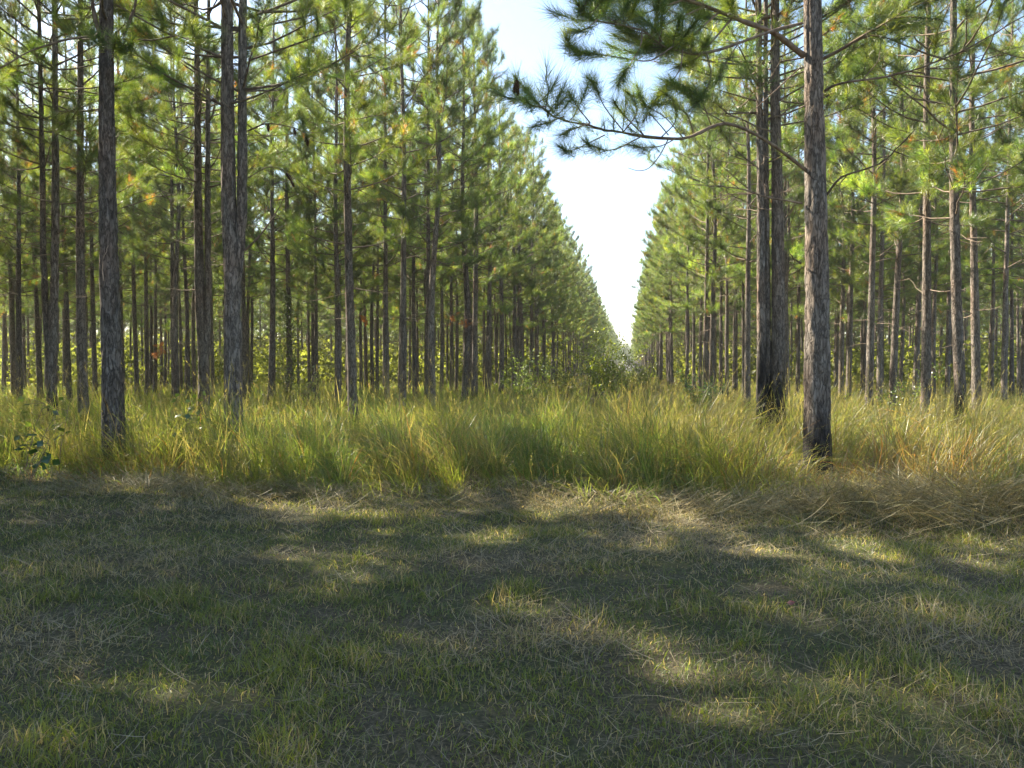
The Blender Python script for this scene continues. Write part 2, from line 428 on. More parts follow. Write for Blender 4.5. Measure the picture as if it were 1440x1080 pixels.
# near pines measured in the photograph: x at the foot, width there, depth, lean (metres sideways per metre up), char height, label
NEAR = [
 (27, 9.5, 30, 0.0, 0.4, "slender dark pine at the left edge of the woodland"),
 (97, 8.5, 32, 0.0, 0.4, "straight slender pine between the forked pine and the tall red-brown pine at far left"),
 (117, 15.5, 20, 0.0, 0.5, "medium pine with reddish trunk just left of the stout pine at left"),
 (134, 7.5, 36, 0.0, 0.4, "slender pine half hidden beside the left side of the stout left pine"),
 (193, 7.5, 36, 0.004, 0.4, "slender pine just right of the stout grey pine at left"),
 (212, 5.5, 48, 0.0, 0.3, "very thin far pine second to the right of the stout left pine"),
 (245, 8.0, 34, 0.0, 0.8, "brown pine with orange dead sprigs beside its lower trunk"),
 (274, 6.5, 42, 0.0, 0.3, "thin far pine just left of the pine with twin trunks"),
 (345, 8.5, 33, 0.0, 0.5, "slender pine just behind the right side of the dark forked pine"),
 (380, 9.5, 30, -0.012, 0.5, "bare-stemmed pine left of the vine-covered trunk, leaning a little"),
 (407, 8.5, 33, 0.0, 0.4, "reddish pine trunk wrapped in a green climbing vine"),
 (443, 5.5, 46, 0.0, 0.4, "thin far pine right of the vine-covered trunk"),
 (475, 8.0, 32, 0.0, 0.4, "slender pine just left of the thick straight pine on the left of the ride"),
 (497, 15.5, 20, 0.004, 0.5, "thick straight dark pine in the middle of the left woodland"),
 (508, 5.5, 46, 0.0, 0.4, "thin far pine showing just right of the thick straight dark pine"),
 (524, 6.0, 42, 0.0, 0.4, "left one of two thin close pines with bare twigs, left of the ride"),
 (530, 5.5, 43, 0.0, 0.4, "right one of two thin close pines with bare twigs, left of the ride"),
 (544, 9.0, 31, 0.0, 0.5, "brown pine between the two thin close pines and the smooth grey edge pine"),
 (566, 11.0, 25.5, 0.008, 0.4, "grey pine with a clean stem, nearest of the left ride edge's slim pines"),
 (584, 8.0, 34, 0.0, 0.4, "reddish pine standing between the two slim pines at the left ride edge"),
 (608, 11.5, 26.5, 0.024, 0.4, "slim pine at the left ride edge leaning clearly to the left"),
 (621, 6.0, 44, 0.0, 0.3, "thin pine just right of the left-leaning slim pine"),
 (635, 6.0, 46, 0.0, 0.3, "thin far pine left of the pale thicker pine at the ride edge"),
 (653, 11.0, 33, 0.006, 0.5, "thicker pine at the left ride edge, left one of a close pair"),
 (667, 9.5, 35, 0.003, 0.5, "pine at the left ride edge, right one of a close pair"),
 (685, 8.5, 39, 0.006, 0.5, "pine with thin leaning stem next right of the close pair at the left ride edge"),
 (705, 8.0, 44, 0.006, 0.5, "straight pine at the left ride edge, second to the right of the close pair"),
 (722, 7.0, 48, 0.0, 0.4, "pine in the left ride edge, third to the right of the close pair"),
 (734, 6.5, 52, 0.0, 0.4, "pine in the left ride edge, fourth to the right of the close pair"),
 (747, 6.5, 56, 0.004, 0.5, "darker pine in the left ride edge with brush at its foot"),
 (764, 5.5, 65, 0.0, 0.4, "pine in the left ride edge just left of the bright green bush"),
 (776, 5.0, 72, 0.0, 0.4, "far pine in the left ride edge partly behind the bright green bush"),
 (967, 5.5, 55, 0.0, 0.4, "far pine on the right ride edge, left one of three slim close trunks"),
 (976, 5.5, 52, 0.0, 0.4, "far pine on the right ride edge, middle one of three slim close trunks"),
 (984, 5.5, 49, 0.0, 0.4, "pine on the right ride edge, right one of three slim close trunks"),
 (997, 6.5, 44, 0.0, 0.4, "slim pine on the right ride edge behind the small round bush"),
 (1014, 6.0, 40, 0.0, 0.7, "left one of twin slim pines on the right side of the ride"),
 (1022, 6.0, 38, 0.0, 0.7, "right one of twin slim pines on the right side of the ride"),
 (1051, 9.5, 29, 0.0, 0.5, "straight pine just left of the soot-blackened cluster of trunks"),
 (1122, 6.5, 42, 0.0, 0.4, "thin pine seen between the blackened cluster and the big foreground pine"),
 (1193, 8.5, 33, 0.0, 0.5, "pine first to the right of the big foreground pine"),
 (1222, 11.5, 25, 0.004, 0.7, "brown pine with dead side twigs, second right of the big foreground pine"),
 (1237, 6.5, 42, 0.0, 0.4, "thin pine squeezed between two brown pines right of the big foreground pine"),
 (1254, 11.0, 26, 0.006, 0.5, "pine with curved bare twigs, third thick trunk right of the foreground pine"),
 (1290, 5.5, 48, 0.0, 0.4, "thin dark pine just left of the pale sunlit trunk at right"),
 (1302, 14.5, 20, 0.002, 0.0, "pine with the palest sunlit grey trunk, on the right"),
 (1333, 7.5, 38, 0.0, 0.4, "slim pine between the palest trunk and the leaning blackened pine"),
 (1354, 17.0, 17.5, 0.026, 1.5, "sturdy pine leaning left with blackened foot, at right"),
 (1375, 13.5, 21.5, 0.028, 0.2, "pale leaning pine parallel to the sturdy one with blackened foot"),
 (1394, 6.5, 42, 0.0, 0.6, "thin dark pine right of the two parallel leaning pines"),
 (1412, 9.0, 31, 0.004, 0.4, "pine second from the right edge, with pale lower trunk"),
 (1423, 6.5, 42, 0.0, 0.4, "thin pine next to the right edge pines"),
 (1438, 8.0, 34, 0.0, 0.4, "pine cut by the right edge of the view"),
]
rnd = random.Random(21)
EDGE_GROUP = "pines of the plantation"
for (px, w, d, ln, ch, lab) in NEAR:
    x = (px - 720) / FPX * d; D = w * d / FPX
    e_last = plant(x, d, D * 0.97, lab, EDGE_GROUP, lean=(-ln + rnd.gauss(0, 0.002), rnd.gauss(0, 0.004)), char=ch, rnd=rnd)
    PLACED.append((x, d))
    if px in (245, 530, 653):
        # dead sprigs that have turned orange
        bpy.context.view_layer.update(); inv = np.array(e_last.matrix_world.inverted()); r_ = np.random.default_rng(px)
        mb = MB()
        for (sx, sy) in {245: ((226, 490), (222, 497)), 530: ((515, 452), (511, 446)), 653: ((637, 449), (657, 455))}[px]:
            p = W(sx, sy, d - 0.1); a = np.array([x, d, p[2] + 0.25])
            loc = lambda q: inv[:3, :3] @ q + inv[:3, 3]
            q = np.array([loc(a), loc((a + p) / 2 + [0, 0, 0.05]), loc(p)])
            tube(mb, q, [0.008, 0.006, 0.003], 4, 0, (0.9, 0.9, 0.9))
            P_ = p + r_.normal(0, 0.09, (7, 3)); A_ = r_.normal(0, 0.6, (7, 3)) + np.array([0, 0, -0.5])
            needles(mb, np.array([loc(v) for v in P_]), A_, r_, 45, (0.14, 0.24), 0.009, 0.15, 1, 0.5, np.tile([0.26, 0.10, 0.035], (7, 1)))
        mb.build("dead_sprig", [M_TWIG, M_NEEDLE], e_last)

# --- individually modelled near pines
def hero(px, d, stems, label, seed, char, zlive=6.0, zdead=2.4, lmax=2.6, per=46, cones=()):
    """stems: list of (base px offset metres (dx,dy), list of (dx,dy,z), r0, sides)"""
    x = (px - 720) / FPX * d; z0 = float(gz(x, d))
    e = empty("pine_tree", x, d, z0); rng = np.random.default_rng(seed)
    tag(e, label, "pine tree", EDGE_GROUP)
    cm = MB(); first = True; ax = []
    tms = []
    for (path, r0, r1, H, has_crown) in stems:
        tm = MB()
        axis, rad = stem_mesh(tm, path, r0, r1, 40, 0.045, seed * 3 + len(ax), 0.22, 0.045)
        t = tm.build("trunk", [M_BARK], e, color=False); t["char"] = char; tms.append(t)
        ax.append((axis, rad, H))
        if has_crown:
            crown_mesh(cm, axis, rad, H, rng, zlive=zlive, zdead=zdead if has_crown is True else has_crown, lmax=lmax, dens=1.5, per=per, w=0.005)
    cm.build("crown", [M_TWIG, M_NEEDLE], e)
    PLACED.append((x, d))
    return e, ax, rng

def add_branch(e, pts, r0, r1, rng, subs=(), auto=0, tufts=True, per=70, ln=(0.2, 0.3), w=0.0038, cones=(), autolen=(0.25, 0.6), tdens=1.0, tone=1.0):
    """a named limb of a tree given by points in the world; its shoots carry needles as a sub-part"""
    off = np.array(e.location)
    mb = MB(); P, A = [], []
    main = smooth_path(np.array(pts) - off, 5)
    n = len(main); t = np.linspace(0, 1, n)
    main = main + np.cumsum(rng.normal(0, 0.013, (n, 3)), 0) * t[:, None] * (1 - t[:, None] * 0.5)
    tube(mb, main, r0 + (r1 - r0) * t ** 0.8 + 0.08 * r0 * rng.normal(0, 1, n), 8, 0, (tone, tone * 0.95, tone * 0.9))
    lines = []
    for s in subs:
        bare = isinstance(s[0], str)
        q = smooth_path(np.array(s[1:] if bare else s) - off, 4)
        tube(mb, q, np.linspace(r1 * 1.1 + 0.002, 0.003, len(q)), 5, 0, (tone, tone * 0.95, tone * 0.9))
        if not bare: lines.append(q)
    for k in range(auto):
        tt = rng.uniform(0.35, 1.0); i = min(n - 2, int(tt * (n - 1)))
        ax = norm(main[i + 1] - main[i])
        q = limb(mb, main[i], math.atan2(ax[1], ax[0]) + rng.choice([-1, 1]) * rng.uniform(0.3, 1.1), rng.uniform(-0.1, 0.7), rng.uniform(*autolen), 0.005, rng, 0.3, 4, 5, 0, tone)
        lines.append(q)
    if tufts: lines.append(main[int(n * 0.75):])
    for q in lines:
        L = np.linalg.norm(np.diff(q, axis=0), axis=1).sum()
        m = max(2, int(round(L / 0.12 * tdens)))
        for k in range(m):
            tt = 1 - (k + rng.random() * 0.4) / m * rng.uniform(0.35, 0.75)
            i = min(len(q) - 2, int(tt * (len(q) - 1)))
            fr = tt * (len(q) - 1) - i
            ax = norm(q[i + 1] - q[i])
            P.append(q[i] * (1 - fr) + q[i + 1] * fr); A.append(ax + rng.normal(0, 0.18, 3) + np.array([0, 0, 0.12]))
    b = mb.build("branch", [M_TWIG], e)
    if P and (tufts or lines):
        nb = MB(); needles(nb, P, A, rng, per, ln, w, 0.2, 0, 0.15, needle_cols(len(P), rng, 0.0), 0.85)
        nb.build("needles", [M_NEEDLE], b)
    for (cp, cl, up) in cones:
        lp = np.array(cp) - off
        lp = main[np.argmin(np.linalg.norm(main - lp, axis=1))] if len(main) else lp
        cone(b, lp + np.array([rng.normal(0, 0.012), rng.normal(0, 0.012), -0.008]), cl, rng, up)
    return b

def cone(parent, pos, length, rng, axis=(0.1, 0, -1)):
    """a brown pine cone: an egg of overlapping scales"""
    mb = MB(); ax = norm(np.array(axis, float)); ref = np.array([0, 1.0, 0.1])
    u = norm(np.cross(ax, ref)); v = np.cross(ax, u)
    core = pos + ax * np.linspace(0, length, 8)[:, None]
    prof = np.sin(np.linspace(0.25, PI * 0.97, 8)) ** 0.8
    tube(mb, core, prof * length * 0.17, 8, 0, (0.5, 0.5, 0.5))
    vs, fs = [], []
    for k in range(90):
        t = (k + 0.5) / 90; a = k * 2.39996; r = (math.sin(0.25 + t * 2.75) ** 0.8) * length * 0.2
        dr = u * math.cos(a) + v * math.sin(a); tn = -u * math.sin(a) + v * math.cos(a)
        c = pos + ax * (t * length) + dr * r * 0.6; s = length * 0.085 * (0.6 + 0.6 * math.sin(t * PI))
        tip = c + dr * s * 1.15 + ax * (-s * 0.7 + 0.9 * s * t)
        i = len(vs)
        vs += [c - tn * s * 0.45, c + tn * s * 0.45, tip + tn * s * 0.4 + dr * s * 0.1, tip - tn * s * 0.4 + dr * s * 0.1, tip + ax * s * 0.3, c + ax * s * 0.35]
        fs += [[i, i + 1, i + 2, i + 3], [i + 3, i + 2, i + 4, i + 4]]
    f4 = np.array([f for f in fs if len(set(f)) == 4]); f3 = np.array([f[:3] for f in fs if len(set(f)) == 3])
    mb.add(np.array(vs), f4, 0, (1, 1, 1)); 
    mb.add(np.array(vs), f3, 0, (1, 1, 1))
    return mb.build("pine_cone", [M_CONE], parent)

def build_heroes():
    # big foreground pine on the right
    D1 = 11.2
    rx = lambda px, z=0: (px - 1150) / FPX * D1
    e, ax, rng = hero(1150, D1, [([[0, 0, -0.2], [-0.01, 0, 1.5], [-0.035, 0, 3.2], [-0.085, 0, 5.2], [-0.11, 0.02, 7.2], [-0.05, 0.05, 12], [0, 0, 16.6]], 0.183, 0.02, 16.6, 7.4)],
        "big foreground pine with grey plated bark, nearest trunk right of the ride", 7, 1.25, zlive=6.6, lmax=3.3, per=56)
    B = lambda pts, d0, d1: [W(px, py, d0 + (d1 - d0) * k / (len(pts) - 1)) for k, (px, py) in enumerate(pts)]
    # long overhanging limb with two cones near its tip
    add_branch(e, B([(1137, 242), (1077, 197), (1020, 173), (960, 193), (877, 185), (830, 173), (793, 164), (768, 150), (743, 130), (722, 97)], 11.2, 7.0), 0.026, 0.005, rng, auto=16, autolen=(0.2, 0.5), tdens=1.25, subs=[
        B([(1020, 173), (990, 155), (965, 130), (940, 118)], 9.9, 9.0), B([(960, 193), (935, 165), (905, 145), (895, 120)], 9.4, 8.3),
        B([(877, 185), (850, 150), (838, 122), (826, 108)], 8.8, 7.9), B([(877, 185), (895, 160), (890, 140), (880, 128)], 8.8, 8.3),
        B([(830, 173), (812, 150), (800, 128)], 8.3, 7.8), B([(793, 164), (770, 172), (748, 178)], 7.8, 7.3), B([(768, 150), (748, 148), (738, 138)], 7.5, 7.1),
        B([(850, 190), (820, 205), (800, 212), (785, 205)], 8.5, 7.9), B([(900, 193), (865, 210), (840, 208), (818, 196)], 8.8, 8.1),
        B([(830, 173), (805, 182), (788, 190)], 8.2, 7.8), B([(940, 190), (925, 172), (912, 160), (905, 170)], 9.2, 8.9),
        B([(1000, 176), (985, 140), (960, 120), (930, 112)], 9.7, 9.0), B([(975, 185), (965, 160), (940, 145), (920, 148)], 9.5, 8.9), B([(930, 193), (950, 170), (945, 140), (925, 125)], 9.1, 8.7),
        B([(905, 190), (880, 165), (868, 150), (862, 140)], 8.9, 8.4), B([(950, 195), (930, 205), (905, 207), (880, 203)], 9.3, 8.7),
        ['bare'] + B([(940, 195), (928, 218), (913, 236), (898, 240), (883, 236)], 9.2, 9.0)],
        per=50, ln=(0.19, 0.29), w=0.0033, cones=[(W(733, 112, 7.15), 0.13, (0.15, 0.1, -1)), (W(728, 116, 7.1), 0.115, (-0.25, 0, -1)), (W(792, 166, 7.8), 0.07, (0, 0.1, -1))])
    # upper left limb
    add_branch(e, B([(1130, 78), (1085, 45), (1030, 25), (960, 0), (900, -28), (840, -60)], 11.2, 9.3), 0.042, 0.012, rng, tdens=1.2, auto=38, subs=[
        B([(1030, 25), (1000, 60), (975, 85), (950, 95)], 10.5, 9.6), B([(990, 10), (945, 30), (915, 50), (905, 68)], 10.2, 9.2),
        B([(960, 0), (930, 10), (900, 20), (870, 15)], 10.0, 9.2), B([(1010, 18), (985, 40), (960, 60), (935, 70)], 10.3, 9.3)], per=65, autolen=(0.4, 0.9), tone=1.15)
    # limb that comes forward above it
    add_branch(e, B([(1127, 33), (1087, 43), (993, 73), (945, 66), (903, 40), (840, 27), (815, 5)], 11.2, 7.6), 0.022, 0.006, rng, tdens=1.25, auto=40, subs=[
        B([(945, 66), (915, 85), (880, 82), (840, 76), (807, 70), (795, 50)], 9.0, 7.6), B([(993, 73), (1000, 105), (990, 130), (975, 150)], 9.8, 9.2),
        B([(903, 40), (900, 66), (880, 100), (868, 120)], 8.6, 8.0), B([(960, 70), (955, 100), (930, 130), (915, 150)], 9.4, 8.8), B([(840, 27), (825, 40), (800, 45)], 7.9, 7.6),
        B([(1040, 58), (1020, 90), (1005, 120)], 10.2, 9.8), B([(930, 58), (920, 40), (895, 20)], 8.8, 8.4)], per=60, autolen=(0.3, 0.7))
    # short limb above the frame whose shoots hang into view
    add_branch(e, B([(1124, -30), (1070, -30), (1000, -18), (940, -8), (880, 5)], 11.2, 8.8), 0.024, 0.006, rng, auto=34, per=56, autolen=(0.3, 0.7))
    # bare low limb to the left
    add_branch(e, B([(1128, 286), (1080, 277), (1040, 265), (1000, 264), (962, 263)], 11.2, 10.4), 0.016, 0.004, rng, tufts=False, subs=[['bare'] + B([(1040, 265), (1025, 255), (1010, 240)], 10.8, 10.6)])
    # long right limb
    add_branch(e, B([(1160, 128), (1182, 117), (1250, 105), (1300, 92), (1345, 72), (1440, 20), (1510, -10)], 11.2, 9.6), 0.02, 0.006, rng, auto=3, subs=[
        ['bare'] + B([(1300, 97), (1345, 95), (1380, 78), (1440, 65)], 10.5, 9.9), ['bare'] + B([(1250, 105), (1300, 140), (1335, 152)], 10.7, 10.4), ['bare'] + B([(1215, 110), (1235, 85), (1238, 60)], 10.9, 10.8)], per=60)
    # lower right limb, bare, rising to a broken tip
    add_branch(e, B([(1161, 276), (1185, 250), (1240, 231), (1270, 205), (1293, 180)], 11.2, 10.4), 0.018, 0.006, rng, tufts=False, subs=[['bare'] + B([(1190, 248), (1180, 262), (1188, 280)], 11, 10.9)], tone=0.7)
    # upper right limb with dense needles
    add_branch(e, B([(1155, 84), (1200, 60), (1270, 18), (1340, -25)], 11.2, 10.0), 0.028, 0.01, rng, auto=22, subs=[
        B([(1200, 60), (1225, 50), (1255, 55), (1280, 50)], 10.8, 10.4), B([(1230, 42), (1260, 25), (1300, 25), (1330, 30)], 10.6, 10.0)], per=60, autolen=(0.4, 0.9))
    add_branch(e, B([(1125, 95), (1085, 132), (1050, 160), (1030, 172)], 11.2, 10.6), 0.01, 0.003, rng, tufts=False)
    add_branch(e, B([(1126, 370), (1115, 362), (1108, 350)], 11.2, 11.0), 0.014, 0.004, rng, tufts=False, tone=0.6)

    # stout grey pine at left
    D2 = 12.5
    e, ax, rng = hero(158, D2, [([[0.02, 0, -0.2], [0.0, 0, 1.5], [-0.03, 0, 3], [-0.045, 0, 5.5], [-0.03, 0.05, 9], [0.03, 0.1, 13], [0, 0, 16.6]], 0.165, 0.02, 16.6, 6.4)],
        "stout grey pine nearest on the left, with pale scar on its trunk", 17, 0.5, zlive=6.6, lmax=3.8, per=56)
    add_branch(e, B([(137, 52), (110, 53), (60, 67), (0, 97), (-50, 120)], 12.5, 11.4), 0.02, 0.006, rng, auto=9, per=60)
    add_branch(e, B([(176, 55), (213, 56), (247, 50), (285, 60)], 12.5, 11.9), 0.017, 0.006, rng, auto=8, per=60)
    add_branch(e, B([(140, 46), (130, 15), (124, -20), (118, -70)], 12.5, 12.4), 0.04, 0.015, rng, auto=5, per=60)
    add_branch(e, B([(174, 50), (184, 25), (192, 0), (200, -50)], 12.5, 12.3), 0.03, 0.012, rng, auto=5, per=60)
    add_branch(e, B([(170, 293), (205, 281), (238, 264), (277, 241)], 12.5, 12.0), 0.009, 0.003, rng, tufts=False)
    add_branch(e, B([(160, 90), (158, 78), (160, 60)], 12.3, 11.6), 0.01, 0.005, rng, auto=3, per=65)
    add_branch(e, B([(146, 395), (144, 370), (152, 345)], 12.3, 12.28), 0.006, 0.003, rng, tufts=False, tone=2.2)

    # dark forked pine
    D3 = 14.0
    e, ax, rng = hero(328, D3, [
        ([[0, 0, -0.2], [0, 0, 1.5], [-0.01, 0, 3.2], [-0.05, 0, 4.3], [-0.065, 0, 6], [-0.07, 0, 9], [-0.2, 0.1, 13], [-0.3, 0.1, 16.2]], 0.168, 0.018, 16.2, 5.6),
        ([[0.03, 0.02, 2.6], [0.07, 0.02, 3.3], [0.155, 0.02, 4.1], [0.185, 0.02, 5.5], [0.21, 0.0, 7.5], [0.35, -0.1, 12], [0.45, -0.2, 15.6]], 0.098, 0.016, 15.6, 5.9)],
        "dark stout pine on the left forking into two parallel stems", 23, 0.7, zlive=6.0, lmax=3.6, per=56)
    add_branch(e, B([(345, 352), (370, 327), (392, 295), (402, 272)], 14, 13.6), 0.018, 0.005, rng, tufts=False, cones=[])
    add_branch(e, B([(349, 184), (377, 173), (413, 177), (440, 190)], 14, 13.2), 0.014, 0.005, rng, auto=4, per=60, cones=[
        (W(425, 200, 13.3), 0.2, (0.15, 0, -1)), (W(378, 178, 13.7), 0.13, (0, 0, -1)), (W(413, 188, 13.5), 0.13, (0.2, 0, -1))])
    add_branch(e, B([(350, 85), (417, 62), (467, 43), (510, 20)], 14, 12.8), 0.018, 0.006, rng, auto=9, per=60)
    add_branch(e, B([(314, 150), (280, 125), (245, 118), (215, 95)], 14, 13.0), 0.016, 0.005, rng, auto=7, per=60)
    add_branch(e, B([(349, 250), (378, 235), (400, 240), (412, 255)], 14, 13.4), 0.01, 0.004, rng, tufts=False, cones=[(W(399, 240, 13.5), 0.17, (0.5, 0, -0.8)), (W(409, 250, 13.4), 0.13, (0.5, 0, -1))])
    add_branch(e, B([(316, 505), (308, 496), (296, 490)], 14, 13.8), 0.008, 0.003, rng, tufts=False, tone=1.9)

    # twin-trunked pine behind them
    hero(286, 21, [([[0, 0, -0.2], [0, 0, 2.0], [-0.07, 0, 3.2], [-0.1, 0, 6], [-0.1, 0, 10], [-0.2, 0, 16]], 0.15, 0.018, 16, 3.0),
        ([[0.04, 0, 1.0], [0.09, 0, 2.2], [0.14, 0, 3.4], [0.15, 0, 6], [0.2, 0, 10], [0.3, 0, 15.4]], 0.1, 0.016, 15.4, 4.0)],
        "pine with twin brown trunks rising side by side, left of the dark forked pine", 31, 0.6, zlive=6.2)
    # leaning forked pine at far left
    hero(73, 19, [([[0, 0, -0.2], [0.0, 0, 1.2], [0.1, 0, 4], [0.15, 0, 7], [0.2, 0, 16]], 0.115, 0.018, 16, 3.0),
        ([[-0.02, 0.03, 0.6], [-0.1, 0.03, 2.0], [-0.16, 0, 4], [-0.17, 0, 7], [-0.25, 0, 15]], 0.085, 0.016, 15, 4.0)],
        "dark pine forking low into a thick and a thin stem, at far left", 37, 1.2, zlive=6.0)
    # cluster of three blackened trunks
    hero(1085, 16, [([[0.14, 0, -0.2], [0.13, 0, 2], [0.1, 0, 4.5], [0.02, 0, 8], [0.0, 0, 16.4]], 0.148, 0.02, 16.4, 4.2),
        ([[-0.2, 0.05, -0.2], [-0.19, 0.05, 2], [-0.22, 0.05, 4.5], [-0.28, 0.05, 8], [-0.4, 0.1, 16]], 0.098, 0.018, 16, 4.2),
        ([[-0.05, 0.1, -0.2], [-0.05, 0.1, 2], [-0.09, 0.1, 4.5], [-0.13, 0.1, 8], [-0.1, 0.2, 15.5]], 0.072, 0.016, 15.5, 5.0)],
        "pine with a cluster of three close trunks blackened by fire at the foot", 43, 2.1, zlive=6.4)
build_heroes()

# --- the rest of the plantation, in rows along the ride
SPOTS = []
def row_spots():
    r = random.Random(77)
    us = [-7.2 - 3.1 * k for k in range(0, 46)] + [3.3 + 3.1 * k for k in range(0, 34)]
    for u in us:
        v = -6 + r.uniform(0, 2.6)
        while v < (560 if abs(u + 1.5) < 11 else 215):
            uu, vv = u + r.gauss(0, 0.22), v + r.gauss(0, 0.3)
            x, y = ride(uu, vv); v += 2.7 * r.uniform(0.88, 1.15) * (1 + 0.6 * (v > 200))
            d = math.hypot(x, y); b = math.degrees(math.atan2(x, y))
            seen = abs(b) < 34.2
            front = 12.6 if b > -36 else 8.5 + max(0, -9.5 - x) * 0.1  # out of view at left, nearer trees are added to shade the verge
            if y < front: continue
            if seen and y < 29: continue
            if any((x - a) ** 2 + (y - c) ** 2 < 1.9 ** 2 for a, c in PLACED): continue
            if r.random() < 0.1: continue
            if d > 58 and abs(uu + 1.7) > 11 and r.random() < 0.5: continue
            if abs(uu) > 40 and d > 150: continue
            if not seen and not (d < 48 and -88 < b < 50): continue
            if not seen and b > 34 and d > 26: continue
            SPOTS.append((d if seen else 1e6, x, y, uu, seen))
row_spots()
def ride_end():
    r = random.Random(5)
    for v in range(560, 620, 6):
        for k in range(5):
            x, y = ride(-6 + k * 2.6 + r.gauss(0, 0.5), v + r.gauss(0, 0.6)); SPOTS.append((math.hypot(x, y), x, y, 0.0, True))
ride_end()
def shade_pines():  # extra pines out of view at left, added to throw dappled shade on the lawn
    r = random.Random(5)
    for k in range(27):
        x, y = r.uniform(-23, -7.5), r.uniform(6.2, 15.0)
        if math.degrees(math.atan2(x, y)) > -37: continue
        SPOTS.append((1e6, x, y, -12.0, False))
shade_pines()
SPOTS.sort()
N_TREES = 296
n_named = len(NEAR) + 6
k = 0
WOOD = []
for (d, x, y, u, seen) in SPOTS:
    if seen and n_named + k < N_TREES and d < 1e5:
        k += 1
        left = u < 0
        if left and u > -9: lab, g = "slender pine far along the left edge of the grassy ride", "distant pines along the left ride edge"
        elif not left and u < 6: lab, g = "slender pine far along the right edge of the grassy ride", "distant pines along the right ride edge"
        elif left: lab, g = "slender bare-stemmed pine deep in the woodland left of the ride", "distant pines left of the ride"
        else: lab, g = "slender bare-stemmed pine deep in the woodland right of the ride", "distant pines right of the ride"
        plant(x, y, None, lab, g, char=0.4 * rnd.random() + 0.2, rnd=rnd)
    else:
        WOOD.append((x, y))

def build_wood():
    """the far wood, the wood beside the frame and the added shade pines: one mass, its trees set out by geometry nodes"""
    n = len(WOOD); r = np.random.default_rng(9)
    me = bpy.data.meshes.new("pine_wood"); me.vertices.add(n)
    co = np.array([(x, y, 0) for x, y in WOOD], np.float32); me.vertices.foreach_set("co", co.ravel())
    a = me.attributes.new("kind_index", 'INT', 'POINT'); a.data.foreach_set("value", r.integers(0, 10, n).astype(np.int32))
    a = me.attributes.new("turn", 'FLOAT_VECTOR', 'POINT'); t = np.zeros((n, 3), np.float32); t[:, 2] = r.random(n) * 6.28; t[:, :2] = r.normal(0, 0.008, (n, 2)); a.data.foreach_set("vector", t.ravel())
    a = me.attributes.new("size", 'FLOAT', 'POINT'); a.data.foreach_set("value", r.uniform(0.9, 1.1, n).astype(np.float32))
    o = bpy.data.objects.new("pine_wood", me); COL.objects.link(o)
    o["kind"] = "stuff"; o["label"] = "mass of distant pine trunks and crowns filling the plantation behind"; o["category"] = "wood"
    ng = bpy.data.node_groups.new("pine_wood_nodes", 'GeometryNodeTree')
    ng.interface.new_socket("Geometry", in_out='INPUT', socket_type='NodeSocketGeometry'); ng.interface.new_socket("Geometry", in_out='OUTPUT', socket_type='NodeSocketGeometry')
    gi = ng.nodes.new("NodeGroupInput"); go = ng.nodes.new("NodeGroupOutput"); L = ng.links.new
    join = ng.nodes.new("GeometryNodeJoinGeometry")
    def named(t, nm):
        q = ng.nodes.new("GeometryNodeInputNamedAttribute"); q.data_type = t; q.inputs[0].default_value = nm; return q
    ki, tu, si = named('INT', "kind_index"), named('FLOAT_VECTOR', "turn"), named('FLOAT', "size")
    for k in range(10):
        cmp = ng.nodes.new("FunctionNodeCompare"); cmp.data_type = 'INT'; cmp.operation = 'EQUAL'
        L(ki.outputs[0], cmp.inputs[2]); cmp.inputs[3].default_value = k
        for part in (PROTO[k][3], PROTO[k][4]):
            oi = ng.nodes.new("GeometryNodeObjectInfo"); oi.transform_space = 'ORIGINAL'; oi.inputs["Object"].default_value = part; oi.inputs["As Instance"].default_value = True
            ip = ng.nodes.new("GeometryNodeInstanceOnPoints")
            L(gi.outputs[0], ip.inputs["Points"]); L(cmp.outputs[0], ip.inputs["Selection"]); L(oi.outputs["Geometry"], ip.inputs["Instance"])
            L(tu.outputs[0], ip.inputs["Rotation"]); L(si.outputs[0], ip.inputs["Scale"])
            L(ip.outputs[0], join.inputs[0])
    L(join.outputs[0], go.inputs[0])
    md = o.modifiers.new("trees", 'NODES'); md.node_group = ng
build_wood()

